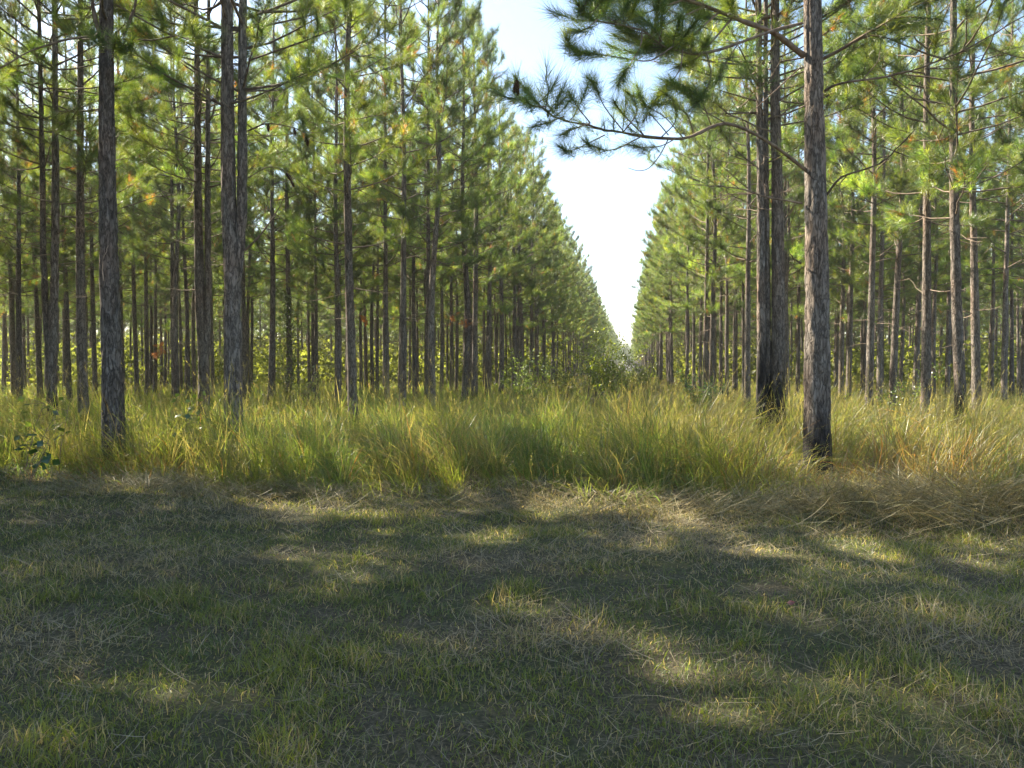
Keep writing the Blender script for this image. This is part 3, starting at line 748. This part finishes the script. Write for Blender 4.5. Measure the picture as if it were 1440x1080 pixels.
# ------------------------------------------------------------------ grass
def blades(mb, root, az, h, lean, droop, w, cols, segs=4, rng=RNG, mat=0, kink=0.0):
    """ribbon blades that rise from root and arch over towards az"""
    n = len(root)
    t = np.linspace(0, 1, segs + 1)[None, :]
    dx, dy = np.cos(az)[:, None], np.sin(az)[:, None]
    out = (lean[:, None] * t + droop[:, None] * t ** 2.2) * h[:, None]
    up = (t * np.sqrt(np.maximum(0.05, 1 - np.minimum(lean, 0.95) ** 2))[:, None] - 0.55 * droop[:, None] * t ** 2.6) * h[:, None]
    ph = rng.random(n)[:, None] * 6.28
    sway = kink * h[:, None] * np.sin(t * 5 + ph) * t
    cx = root[:, 0:1] + dx * out - dy * sway; cy = root[:, 1:2] + dy * out + dx * sway; cz = root[:, 2:3] + up
    cz = np.maximum(cz, root[:, 2:3] + 0.004)
    c = np.stack([cx, cy, cz], -1)
    tw = rng.normal(0, 0.9, n)
    sx = -np.sin(az + tw); sy = np.cos(az + tw)
    wd = (w[:, None] * np.array([0.75, 1.0, 0.85, 0.55, 0.12])[None, :] if segs == 4 else w[:, None] * np.array([0.9, 0.8, 0.12])[None, :] if segs == 2 else w[:, None] * np.array([0.9, 1, 0.6, 0.12])[None, :]) / 2
    off = np.stack([sx[:, None] * wd, sy[:, None] * wd, rng.normal(0, 0.25, n)[:, None] * wd], -1)
    v = np.stack([c - off, c + off], 2).reshape(-1, 3)
    k = 2 * (segs + 1)
    b = np.arange(n)[:, None] * k + np.arange(segs)[None, :] * 2
    f = np.stack([b, b + 1, b + 3, b + 2], -1).reshape(-1, 4)
    mb.add(v, f, mat, np.repeat(cols, k, axis=0))
    return c[:, -1], c[:, -1] - c[:, -2]

def y_edge(x):
    """where the mown verge meets the long grass"""
    x = np.asarray(x, float)
    return 9.55 - 0.17 * np.clip(x, -9, 6) + 0.07 * np.clip(-x - 3, 0, 6) + (fbm(x * 0.8, x * 0 + 2.0, 31) - 0.5) * 1.5 + (vnoise(x * 2.6, x * 0 + 7.0, 33) - 0.5) * 0.55 + 1.0 * np.exp(-((x - 4.3) / 0.9) ** 2)

def scatter(y0, y1, dens, rng, k=0.72, pad=2.4):
    """random points in the strip y0..y1 across the view"""
    n = int((y1 - y0) * 2 * (k * (y0 + y1) / 2 + pad) * dens)
    y = rng.uniform(y0, y1, n); x = rng.uniform(-1, 1, n) * (k * y1 + pad)
    return x[np.abs(x) < k * y + pad], y[np.abs(x) < k * y + pad]

GREEN = np.array([0.078, 0.122, 0.028]); YGREEN = np.array([0.16, 0.178, 0.036]); STRAW = np.array([0.34, 0.28, 0.155]); RUST = np.array([0.25, 0.14, 0.06])
DRY = np.array([0.165, 0.15, 0.075]); BLUEG = np.array([0.06, 0.10, 0.04])
GREY = np.array([0.29, 0.245, 0.155])

def tall_height(x, y):
    u, v = to_ride(x, y)
    d = np.maximum(0, y - y_edge(x))
    h = 0.5 + 0.45 * sstep(0.25, 0.7, vnoise(x * 1.1 + 3, y * 0.9, 55)) + 0.45 * (fbm(x * 0.5, y * 0.5, 51) - 0.35)
    h = h + 0.30 * np.exp(-(((x - 2.2) / 1.7) ** 2 + ((y - 11.0) / 1.6) ** 2)) + 0.12 * np.exp(-(((x + 4.5) / 2.2) ** 2 + ((y - 12) / 1.5) ** 2))
    h = h * (0.55 + 0.45 * sstep(0, 1.0, d))
    h = h * (1 - 0.82 * np.exp(-(((x - 4.2) / 0.9) ** 2 + ((y - 10.3) / 0.95) ** 2)))
    h = h * (1 - 0.30 * sstep(18, 34, y))
    return np.clip(h, 0.15, 1.3)

def build_tall_grass():
    rng = np.random.default_rng(3); mb = MB(); tips = [], []
    for (y0, y1, dens, w, segs) in ((7.2, 11.2, 760, 0.0078, 4), (11.2, 14, 520, 0.009, 4), (14, 19, 290, 0.011, 4), (19, 30, 120, 0.015, 3), (30, 60, 34, 0.03, 3), (60, 120, 7, 0.07, 3)):
        x, y = scatter(y0, y1, dens, rng)
        clump = fbm(x * 2.6, y * 2.6, 61, 2)
        keep = (y > y_edge(x) + rng.normal(0, 0.22, len(x))) & (rng.random(len(x)) < 0.35 + 1.1 * clump)
        x, y = x[keep], y[keep]; n = len(x)
        tx, ty = np.floor(x / 0.5 + 0.5 * vnoise(x * 3, y * 3, 5)), np.floor(y / 0.5 + 0.5 * vnoise(x * 3, y * 3, 6))
        h1, h2, h3 = _hash(tx, ty, 11), _hash(tx, ty, 12), _hash(tx, ty, 13)
        cxx, cyy = (tx + 0.2 + 0.6 * h1) * 0.5, (ty + 0.2 + 0.6 * h2) * 0.5
        intus = rng.random(n) < 0.7
        away = np.arctan2(y - cyy, x - cxx)
        x = np.where(intus, cxx + (x - cxx) * 0.55, x); y = np.where(intus, cyy + (y - cyy) * 0.55, y)
        root = np.stack([x, y, gz(x, y)], -1)
        H = tall_height(x, y) * rng.uniform(0.45, 1.12, n) * (0.5 + 0.8 * h3)
        kind = rng.random(n)
        stem = kind < 0.13; fallen = (kind > 0.86)
        g = fbm(x * 0.55, y * 0.55, 71); r = fbm(x * 0.8 + 9, y * 0.8, 81)
        right = sstep(1.0, 4.5, x)
        c = GREEN + (YGREEN - GREEN) * sstep(0.3, 0.62, g + 0.14 * right)[:, None] * rng.random((n, 1))
        c = c + (BLUEG - c) * (sstep(0.5, 0.3, g) * (1 - right))[:, None] * 0.7  # shade of the left stand put into its colour: greyer, bluer green
        dry = np.clip(0.12 + 0.42 * right + 0.75 * sstep(0.52, 0.75, r) , 0, 0.85)
        isd = rng.random(n) < dry
        c[isd] = DRY * rng.uniform(0.6, 1.2, (isd.sum(), 1))
        rz = np.exp(-(((x - 5.0) / 1.6) ** 2 + ((y - 10.8) / 1.0) ** 2)) + 0.8 * np.exp(-(((x + 5.6) / 0.9) ** 2 + ((y - 11.0) / 0.6) ** 2))
        isr = rng.random(n) < 0.02 + 0.5 * rz
        c[isr] = RUST * 0.6 * rng.uniform(0.7, 1.3, (isr.sum(), 1))
        c[stem] = c[stem] * 0.5 + DRY * 0.5
        c = c * rng.uniform(0.8, 1.2, (n, 1))
        lean = np.abs(rng.normal(0.18, 0.14, n)); droop = rng.uniform(0.05, 1.0, n)
        lean[stem] *= 0.6; droop[stem] = rng.uniform(0.0, 0.25, stem.sum()); H[stem] *= 1.2 + 0.35 * rng.random(stem.sum()) ** 3
        lean[fallen] = rng.uniform(0.4, 0.92, fallen.sum()); H[fallen] *= 1.1
        # the front of the stand flops over the mown strip
        fr = np.exp(-np.maximum(0, y - y_edge(x)) / 0.5)
        az = np.where(intus, away + rng.normal(0, 0.5, n), rng.random(n) * 2 * PI)
        az = np.where(rng.random(n) < 0.45 * fr, rng.normal(-PI / 2, 0.8, n), az)
        az = np.where((x > 3.2) & (rng.random(n) < 0.4), rng.normal(0.0, 0.6, n), az)
        lean = np.clip(lean + 0.5 * fr * rng.random(n) ** 1.5, 0, 0.95)
        ww = w * rng.uniform(0.6, 1.35, n); ww[stem] *= 0.45
        tp, ax = blades(mb, root, az, H, lean, droop, ww, c, segs, rng)
        if y1 < 31:
            sel = stem & (rng.random(n) < 0.6)
            needles(mb, tp[sel], ax[sel], rng, 12, (0.025, 0.05), w * 0.7, 0.13, 0, 0.3, np.tile(DRY * 1.1, (sel.sum(), 1)), 0.5)
    o = mb.build("tall_grass", [M_GRASS]); o["kind"] = "stuff"
    o["label"] = "stand of unmown tall green and straw-coloured grass below the pines"; o["category"] = "grass"
build_tall_grass()

def straw_amount(x, y):
    """how thick the clippings lie on the mown strip"""
    e = y_edge(x) - y
    a = np.exp(-np.maximum(0, e) / 0.8) * (0.2 + 1.0 * sstep(0.3, 0.7, fbm(x * 0.9, y * 1.2, 93))) + 0.75 * sstep(0.47, 0.66, fbm(x * 0.75 + 3, y * 1.1, 91)) + 0.25 * sstep(0.5, 0.7, fbm(x * 2.1, y * 2.1, 95))
    return np.clip(a + 0.02 + 0.12 * sstep(0, 4, x), 0, 1.2)

def build_lawn():
    rng = np.random.default_rng(4); mb = MB(); sb = MB()
    for (y0, y1, dens, w) in ((1.2, 3.9, 4800, 0.005), (3.9, 5.5, 3600, 0.0055), (5.5, 7.5, 2700, 0.0056), (7.5, 12.2, 1700, 0.007)):
        x, y = scatter(y0, y1, dens, rng, 0.70, 2.0)
        cl = fbm(x * 3.3, y * 3.3, 101, 3); st = straw_amount(x, y)
        keep = (y < y_edge(x) + 0.3) & (rng.random(len(x)) < np.clip(0.25 + 1.9 * (cl - 0.22), 0.12, 1) * (1 - 0.45 * np.clip(st, 0, 1)))
        x, y, cl, st = x[keep], y[keep], cl[keep], st[keep]; n = len(x)
        root = np.stack([x, y, gz(x, y)], -1)
        tuf = sstep(0.52, 0.72, fbm(x * 2.2 + 40, y * 2.2, 111))
        h = (0.024 + 0.04 * cl + 0.055 * tuf) * rng.uniform(0.5, 1.5, n)
        big = fbm(x * 0.6, y * 0.6, 121)
        c = np.array([0.078, 0.108, 0.030]) + (np.array([0.115, 0.155, 0.034]) - BLUEG) * (sstep(0.3, 0.7, big) * rng.random(n))[:, None]
        c = c + (YGREEN - c) * (0.6 * tuf * rng.random(n))[:, None]
        dr = rng.random(n) < 0.19 + 0.4 * np.clip(st, 0, 1)
        c[dr] = GREY * rng.uniform(0.6, 1.1, (dr.sum(), 1))
        c = c * rng.uniform(0.75, 1.25, (n, 1))
        blades(mb, root, rng.random(n) * 2 * PI, h, np.abs(rng.normal(0.25, 0.25, n)).clip(0, 0.9), rng.uniform(0, 0.8, n), w * rng.uniform(0.6, 1.3, n), c, 2, rng)
    o = mb.build("mown_grass", [M_GRASS]); o["kind"] = "stuff"
    o["label"] = "short mown grass of the verge in the foreground"; o["category"] = "grass"
    # dry clippings lying on the mown strip
    for (y0, y1, dens, w, seg) in ((1.2, 4.2, 1500, 0.0026, 4), (4.2, 7, 1100, 0.0034, 4), (7, 12.2, 900, 0.0044, 4)):
        x, y = scatter(y0, y1, dens, rng, 0.70, 2.0)
        st = straw_amount(x, y)
        keep = (y < y_edge(x) + 0.9) & (rng.random(len(x)) < 0.16 + 0.8 * st)
        x, y, st = x[keep], y[keep], st[keep]; n = len(x)
        hump = 0.13 * np.exp(-((y - y_edge(x) + 0.35) / 0.45) ** 2) * (0.4 + 1.2 * fbm(x * 1.3, y * 0.6, 131))
        root = np.stack([x, y, gz(x, y) + 0.006 + rng.random(n) * (0.028 + 0.03 * st + hump)], -1)
        L = rng.uniform(0.05, 0.2, n) * (1 + 0.9 * rng.random(n) ** 4)
        c = np.where(rng.random((n, 1)) < 0.6, GREY, STRAW) * rng.uniform(0.6, 1.25, (n, 1))
        blades(sb, root, rng.random(n) * 2 * PI, L, rng.uniform(0.93, 1.0, n), rng.normal(0.0, 0.12, n), w * rng.uniform(0.5, 1.2, n), c, seg, rng, kink=0.05)
    # thick swath of long cut stalks on the right and a smaller heap on the left
    for (cx, cy, sx, sy, num, hh, LL) in ((5.2, 8.3, 1.6, 0.55, 5200, 0.30, (0.4, 1.0)), (2.0, 8.4, 1.3, 0.45, 1000, 0.08, (0.3, 0.7)), (-3.9, 9.9, 0.9, 0.4, 1500, 0.12, (0.25, 0.6)), (7.6, 8.4, 1.4, 0.7, 2600, 0.3, (0.4, 1.0)), (-0.2, 8.9, 1.6, 0.4, 700, 0.08, (0.3, 0.6))):
        x = rng.normal(cx, sx, num); y = rng.normal(cy, sy, num)
        hz = hh * np.exp(-0.5 * (((x - cx) / sx) ** 2 + ((y - cy) / sy) ** 2))
        root = np.stack([x, y, gz(x, y) + 0.01 + hz * rng.random(num)], -1)
        L = rng.uniform(*LL, num)
        az = np.where(rng.random(num) < 0.7, 9.0 * fbm(x * 0.9, y * 0.9, 141, 2) + rng.normal(0, 0.5, num), rng.random(num) * 6.28)
        c = np.where(rng.random((num, 1)) < 0.6, STRAW * np.array([1.0, 1.0, 0.95]), np.array([0.16, 0.16, 0.07])) * rng.uniform(0.5, 1.1, (num, 1))
        blades(sb, root, az, L, rng.uniform(0.82, 0.98, num), rng.normal(0.15, 0.2, num), 0.0055 * rng.uniform(0.5, 1.3, num), c, 4, rng, kink=0.06)
    o = sb.build("straw", [M_STRAW]); o["kind"] = "stuff"
    o["label"] = "dry cut grass stalks lying on the verge and along its edge"; o["category"] = "straw"
build_lawn()

# ------------------------------------------------------------------ leafy plants
def leaves(mb, P, D, size, rng, cols, fold=0.25, ratio=0.55, mat=0):
    """pointed leaves with a folded midrib, one at each P, growing along D"""
    n = len(P); D = norm(D); s = norm(np.cross(D, rng.normal(size=(n, 3)) * 0.6 + np.array([0, 0, 1.0]))); nr = np.cross(s, D)
    z = size[:, None]
    a = P; b = P + D * z * 0.45 + s * z * ratio * 0.5 - nr * z * fold * 0.3; c = P + D * z * 0.45 - s * z * ratio * 0.5 - nr * z * fold * 0.3; m = P + D * z * 0.5; t = P + D * z - nr * z * 0.15
    v = np.stack([a, b, m, c, t], 1).reshape(-1, 3); i = np.arange(n) * 5
    f = np.concatenate([np.stack([i, i + 1, i + 2], -1), np.stack([i, i + 2, i + 3], -1), np.stack([i + 1, i + 4, i + 2], -1), np.stack([i + 2, i + 4, i + 3], -1)])
    mb.add(v, f, mat, np.repeat(cols, 5, axis=0))

def bush(x, y, h, r, nst, nl, size, col, seed, label, name="bush", cat="bush", lean=0.35, zlow=0.2, group=None):
    rng = np.random.default_rng(seed); e = empty(name, x, y, float(gz(x, y))); tag(e, label, cat, group)
    sm = MB(); P, D = [], []
    for k in range(nst):
        az = rng.random() * 2 * PI; q = limb(sm, np.array([rng.normal(0, r * 0.12), rng.normal(0, r * 0.12), -0.03]), az, rng.uniform(0.9, 1.45), h * rng.uniform(0.55, 1.05), 0.012 * h / 2 + 0.003, rng, -lean * 0.4, 5, 7, 0, 0.8)
        tws = [q]
        for j in range(5):
            i = rng.integers(2, 7); i = min(i, 6)
            tws.append(limb(sm, q[i], rng.random() * 6.28, rng.uniform(0.0, 1.0), r * rng.uniform(0.3, 0.8), 0.005, rng, 0.1, 4, 5, 0, 0.8))
        for q in tws:
            m = nl // (nst * 6)
            ii = rng.integers(1, len(q), m)
            P.append(q[ii] + rng.normal(0, 0.07 * r, (m, 3))); D.append(rng.normal(0, 0.8, (m, 3)) + np.array([0, 0, 0.1]) + 0.6 * norm(q[-1] - q[0]))
    P = np.concatenate(P); D = np.concatenate(D); keep = P[:, 2] > zlow * h; P, D = P[keep], D[keep]
    n = len(P); lm = MB()
    leaves(lm, P, D, rng.uniform(0.6, 1.3, n) * size, rng, np.array(col) * rng.uniform(0.7, 1.35, (n, 1)))
    sm.build("stems", [M_TWIG], e).name = "stem"; lm.build("foliage", [M_LEAF], e)
    return e
def at(px, d): return (px - 720) / FPX * d
bush(at(828, 30), 30, 2.9, 1.25, 9, 2600, 0.11, (0.16, 0.20, 0.03), 201, "tallest yellow-green leafy bush, at the left side of the ride")
bush(at(862, 36), 36, 2.1, 1.0, 7, 1200, 0.11, (0.15, 0.185, 0.03), 202, "smaller green bush just right of the tallest leafy bush in the ride")
bush(at(795, 36), 36, 1.8, 0.9, 7, 1000, 0.11, (0.15, 0.18, 0.035), 206, "mid-sized yellow-green bush just left of the tallest leafy bush")
bush(at(884, 42), 42, 2.0, 1.1, 8, 1100, 0.12, (0.15, 0.18, 0.035), 209, "leafy regrowth closing the foot of the bright sky gap")
bush(at(908, 50), 50, 2.2, 1.3, 8, 1100, 0.13, (0.14, 0.17, 0.035), 210, "far leafy regrowth at the right side of the sky gap")
bush(at(992, 24), 24, 1.55, 0.75, 7, 900, 0.09, (0.07, 0.135, 0.03), 203, "small round bush at the foot of the right ride edge pines")
bush(at(1275, 23), 23, 1.3, 1.0, 7, 800, 0.09, (0.08, 0.12, 0.03), 204, "low dull green bush in front of the palest trunk at right")
bush(at(735, 34), 34, 1.7, 1.5, 8, 1300, 0.11, (0.12, 0.17, 0.04), 205, "low brush at the foot of the left ride edge pines")
bush(at(425, 24), 24, 1.25, 0.9, 7, 700, 0.09, (0.13, 0.15, 0.045), 208, "low pale brush right of the vine-covered trunk in the left woodland")

def vine(px, d, h, r, label):
    rng = np.random.default_rng(301); x = at(px, d); e = empty("climbing_vine", x, d, 0); tag(e, label, "vine")
    sm = MB(); P = []
    for k in range(5):
        t = np.linspace(0, 1, 16); a = t * rng.uniform(4, 9) + k
        q = np.stack([0.17 * np.cos(a), 0.17 * np.sin(a), t * h * rng.uniform(0.7, 1)], -1); tube(sm, q, np.linspace(0.012, 0.004, 16), 4)
        P.append(q)
    n = 1300; t = rng.random(n); rr = r * np.sin(0.25 + t * 2.7) * np.sqrt(rng.random(n)); a = rng.random(n) * 6.28
    pos = np.stack([rr * np.cos(a), rr * np.sin(a), 0.3 + t * h], -1)
    lm = MB(); leaves(lm, pos, rng.normal(0, 1, (n, 3)) - np.array([0, 0, 0.5]), rng.uniform(0.07, 0.14, n), rng, np.array([0.10, 0.13, 0.03]) * rng.uniform(0.6, 1.3, (n, 1)))
    sm.build("stem", [M_TWIG], e); lm.build("foliage", [M_LEAF], e)
vine(405, 32.6, 4.2, 0.55, "olive green vine climbing a slender pine trunk in the left woodland")

def undergrowth():
    """saplings and brush that close the view deep between the trunks"""
    rng = np.random.default_rng(77); mb = MB()
    n0 = 8000; b = np.radians(rng.uniform(-36, 36, n0)); d = rng.random(n0) ** 0.7 * 125 + 60; x, y = d * np.sin(b), d * np.cos(b)
    u, v = to_ride(x, y); keep = ((u < -7.5) | (u > 4.5)); x, y, d = x[keep], y[keep], d[keep]
    H = rng.uniform(0.8, 6.5, len(x)) * (0.5 + 0.5 * sstep(60, 120, d))
    for i in range(len(x)):
        m = int(22 * H[i]) + 10
        t = rng.random(m); r = (0.35 + 0.25 * H[i]) * np.sin(0.35 + t * 2.6) * np.sqrt(rng.random(m)); a = rng.random(m) * 6.28
        P = np.stack([x[i] + r * np.cos(a), y[i] + r * np.sin(a), t * H[i]], -1)
        c = np.array([0.13, 0.15, 0.042]) * rng.uniform(0.7, 1.3) * rng.uniform(0.7, 1.3, (m, 1))
        D = norm(rng.normal(0, 1, (m, 3)) + np.array([0, 0, 0.4])); S = norm(np.cross(D, rng.normal(0, 1, (m, 3)))); z = rng.uniform(0.25, 0.55, (m, 1))
        q = np.stack([P, P + D * z * 0.4 + S * z * 0.3, P + D * z, P + D * z * 0.4 - S * z * 0.3], 1).reshape(-1, 3)
        mb.add(q, np.arange(4 * m).reshape(-1, 4), 0, np.repeat(c, 4, axis=0))
    o = mb.build("undergrowth", [M_BRUSH]); o["kind"] = "stuff"
    o["label"] = "pale green brush and saplings deep between the far pine trunks"; o["category"] = "undergrowth"
undergrowth()

def weed(px, d, h, nl, size, col, seed, label, spread=0.25):
    rng = np.random.default_rng(seed); x = at(px, d); e = empty("broad_leaf_weed", x, d, float(gz(x, d))); tag(e, label, "weed", "broad-leaved weeds in the long grass")
    sm = MB(); lm = MB(); P, D = [], []
    for k in range(max(1, nl // 5)):
        q = limb(sm, np.array([rng.normal(0, 0.04), rng.normal(0, 0.04), 0]), rng.random() * 6.28, 1.25, h * rng.uniform(0.75, 1.0), 0.006, rng, -0.12, 4, 7, 0, 0.9)
        for j in range(5):
            i = rng.integers(3, 7); az = rng.random() * 6.28
            st = limb(sm, q[i], az, rng.uniform(0, 0.5), spread * rng.uniform(0.3, 1), 0.003, rng, 0, 3, 3, 0, 0.9)
            P.append(st[-1]); D.append(np.array([math.cos(az), math.sin(az), rng.uniform(-0.8, 0.1)]))
    n = len(P); leaves(lm, np.array(P), np.array(D), rng.uniform(0.7, 1.2, n) * size, rng, np.array(col) * rng.uniform(0.75, 1.25, (n, 1)), 0.2, 0.8)
    sm.build("stem", [M_TWIG], e); lm.build("foliage", [M_LEAF], e)
weed(40, 10.8, 0.85, 15, 0.15, (0.045, 0.10, 0.03), 401, "dark green broad-leaved weed low in the grass at far left")
weed(30, 11.6, 1.35, 10, 0.12, (0.08, 0.12, 0.03), 402, "yellow-green leafy weed rising above the grass at the left edge", 0.35)
weed(78, 11.8, 1.25, 5, 0.14, (0.07, 0.12, 0.03), 403, "tall weed with one bright leaf, left of the stout grey pine")
weed(266, 15, 1.3, 15, 0.13, (0.16, 0.24, 0.04), 404, "pale green leafy sapling left of the dark forked pine", 0.3)
weed(308, 13.2, 1.15, 10, 0.10, (0.12, 0.18, 0.03), 405, "small yellow-green weed beside the foot of the dark forked pine", 0.2)
weed(232, 12.2, 1.05, 5, 0.12, (0.05, 0.10, 0.03), 406, "small dark weed standing between the stout grey pine and the forked pine")

def fallen_leaf():
    mb = MB(); rng = np.random.default_rng(5)
    p = W(1106, 862, 5.05); z = float(gz(p[0], p[1])) + 0.05
    pos = np.array([p[0], p[1], z])[None]
    leaves(mb, pos, np.array([[0.8, -0.3, 0.25]]), np.array([0.055]), rng, np.array([[0.16, 0.035, 0.025]]), 0.3, 0.7)
    o = mb.build("fallen_leaf", [M_LEAF]); tag(o, "curled red-brown leaf lying on the mown grass", "leaf")
fallen_leaf()

# ------------------------------------------------------------------ light
SUN_AZ, SUN_EL = math.radians(-55), math.radians(43)
def lights():
    w = bpy.data.worlds.new("World"); scene.world = w; w.use_nodes = True
    nt = w.node_tree; nt.nodes.clear()
    sky = nt.nodes.new("ShaderNodeTexSky"); sky.sky_type = 'NISHITA'; sky.sun_disc = False
    sky.sun_elevation = SUN_EL; sky.sun_rotation = SUN_AZ
    sky.air_density = 1.0; sky.dust_density = 1.0; sky.ozone_density = 1.0
    bg = nt.nodes.new("ShaderNodeBackground"); bg.inputs[1].default_value = 0.075
    out = nt.nodes.new("ShaderNodeOutputWorld"); nt.links.new(sky.outputs[0], bg.inputs[0]); nt.links.new(bg.outputs[0], out.inputs[0])
    s = bpy.data.lights.new("sun", 'SUN'); s.energy = 5.0; s.angle = math.radians(0.5); s.color = (1.0, 0.91, 0.74)
    so = bpy.data.objects.new("sun", s); COL.objects.link(so)
    d = Vector((math.sin(SUN_AZ) * math.cos(SUN_EL), math.cos(SUN_AZ) * math.cos(SUN_EL), math.sin(SUN_EL)))
    so.rotation_mode = 'QUATERNION'; so.rotation_quaternion = d.to_track_quat('Z', 'Y'); so.location = (-20, 10, 40)
lights()

vs = scene.view_settings
vs.view_transform = 'Standard'; vs.look = 'None'; vs.gamma = 1; vs.exposure = 2.35
cy = scene.cycles
cy.max_bounces = 10; cy.diffuse_bounces = 7; cy.glossy_bounces = 2; cy.transmission_bounces = 4; cy.transparent_max_bounces = 8
cy.use_denoising = True
cy.denoiser = 'OPENIMAGEDENOISE'; cy.denoising_input_passes = 'RGB_ALBEDO_NORMAL'; cy.denoising_prefilter = 'ACCURATE'
cy.sample_clamp_indirect = 4

def haze():
    m, nt, out = new_mat("haze_air")
    v = nt.nodes.new("ShaderNodeVolumePrincipled"); v.inputs["Color"].default_value = (0.96, 0.96, 0.9, 1)
    v.inputs["Density"].default_value = 0.0006; v.inputs["Anisotropy"].default_value = 0.55
    nt.links.new(v.outputs[0], out.inputs["Volume"])
    mb = MB(); x0, x1, y0, y1, z0, z1 = -240, 260, -30, 680, -2, 21
    c = [(x, y, z) for z in (z0, z1) for y in (y0, y1) for x in (x0, x1)]
    mb.add(np.array(c), np.array([[0, 2, 3, 1], [4, 5, 7, 6], [0, 1, 5, 4], [1, 3, 7, 5], [3, 2, 6, 7], [2, 0, 4, 6]]))
    o = mb.build("haze", [m]); o["kind"] = "stuff"; o["label"] = "thin pale haze hanging between the pines"; o["category"] = "haze"
haze()
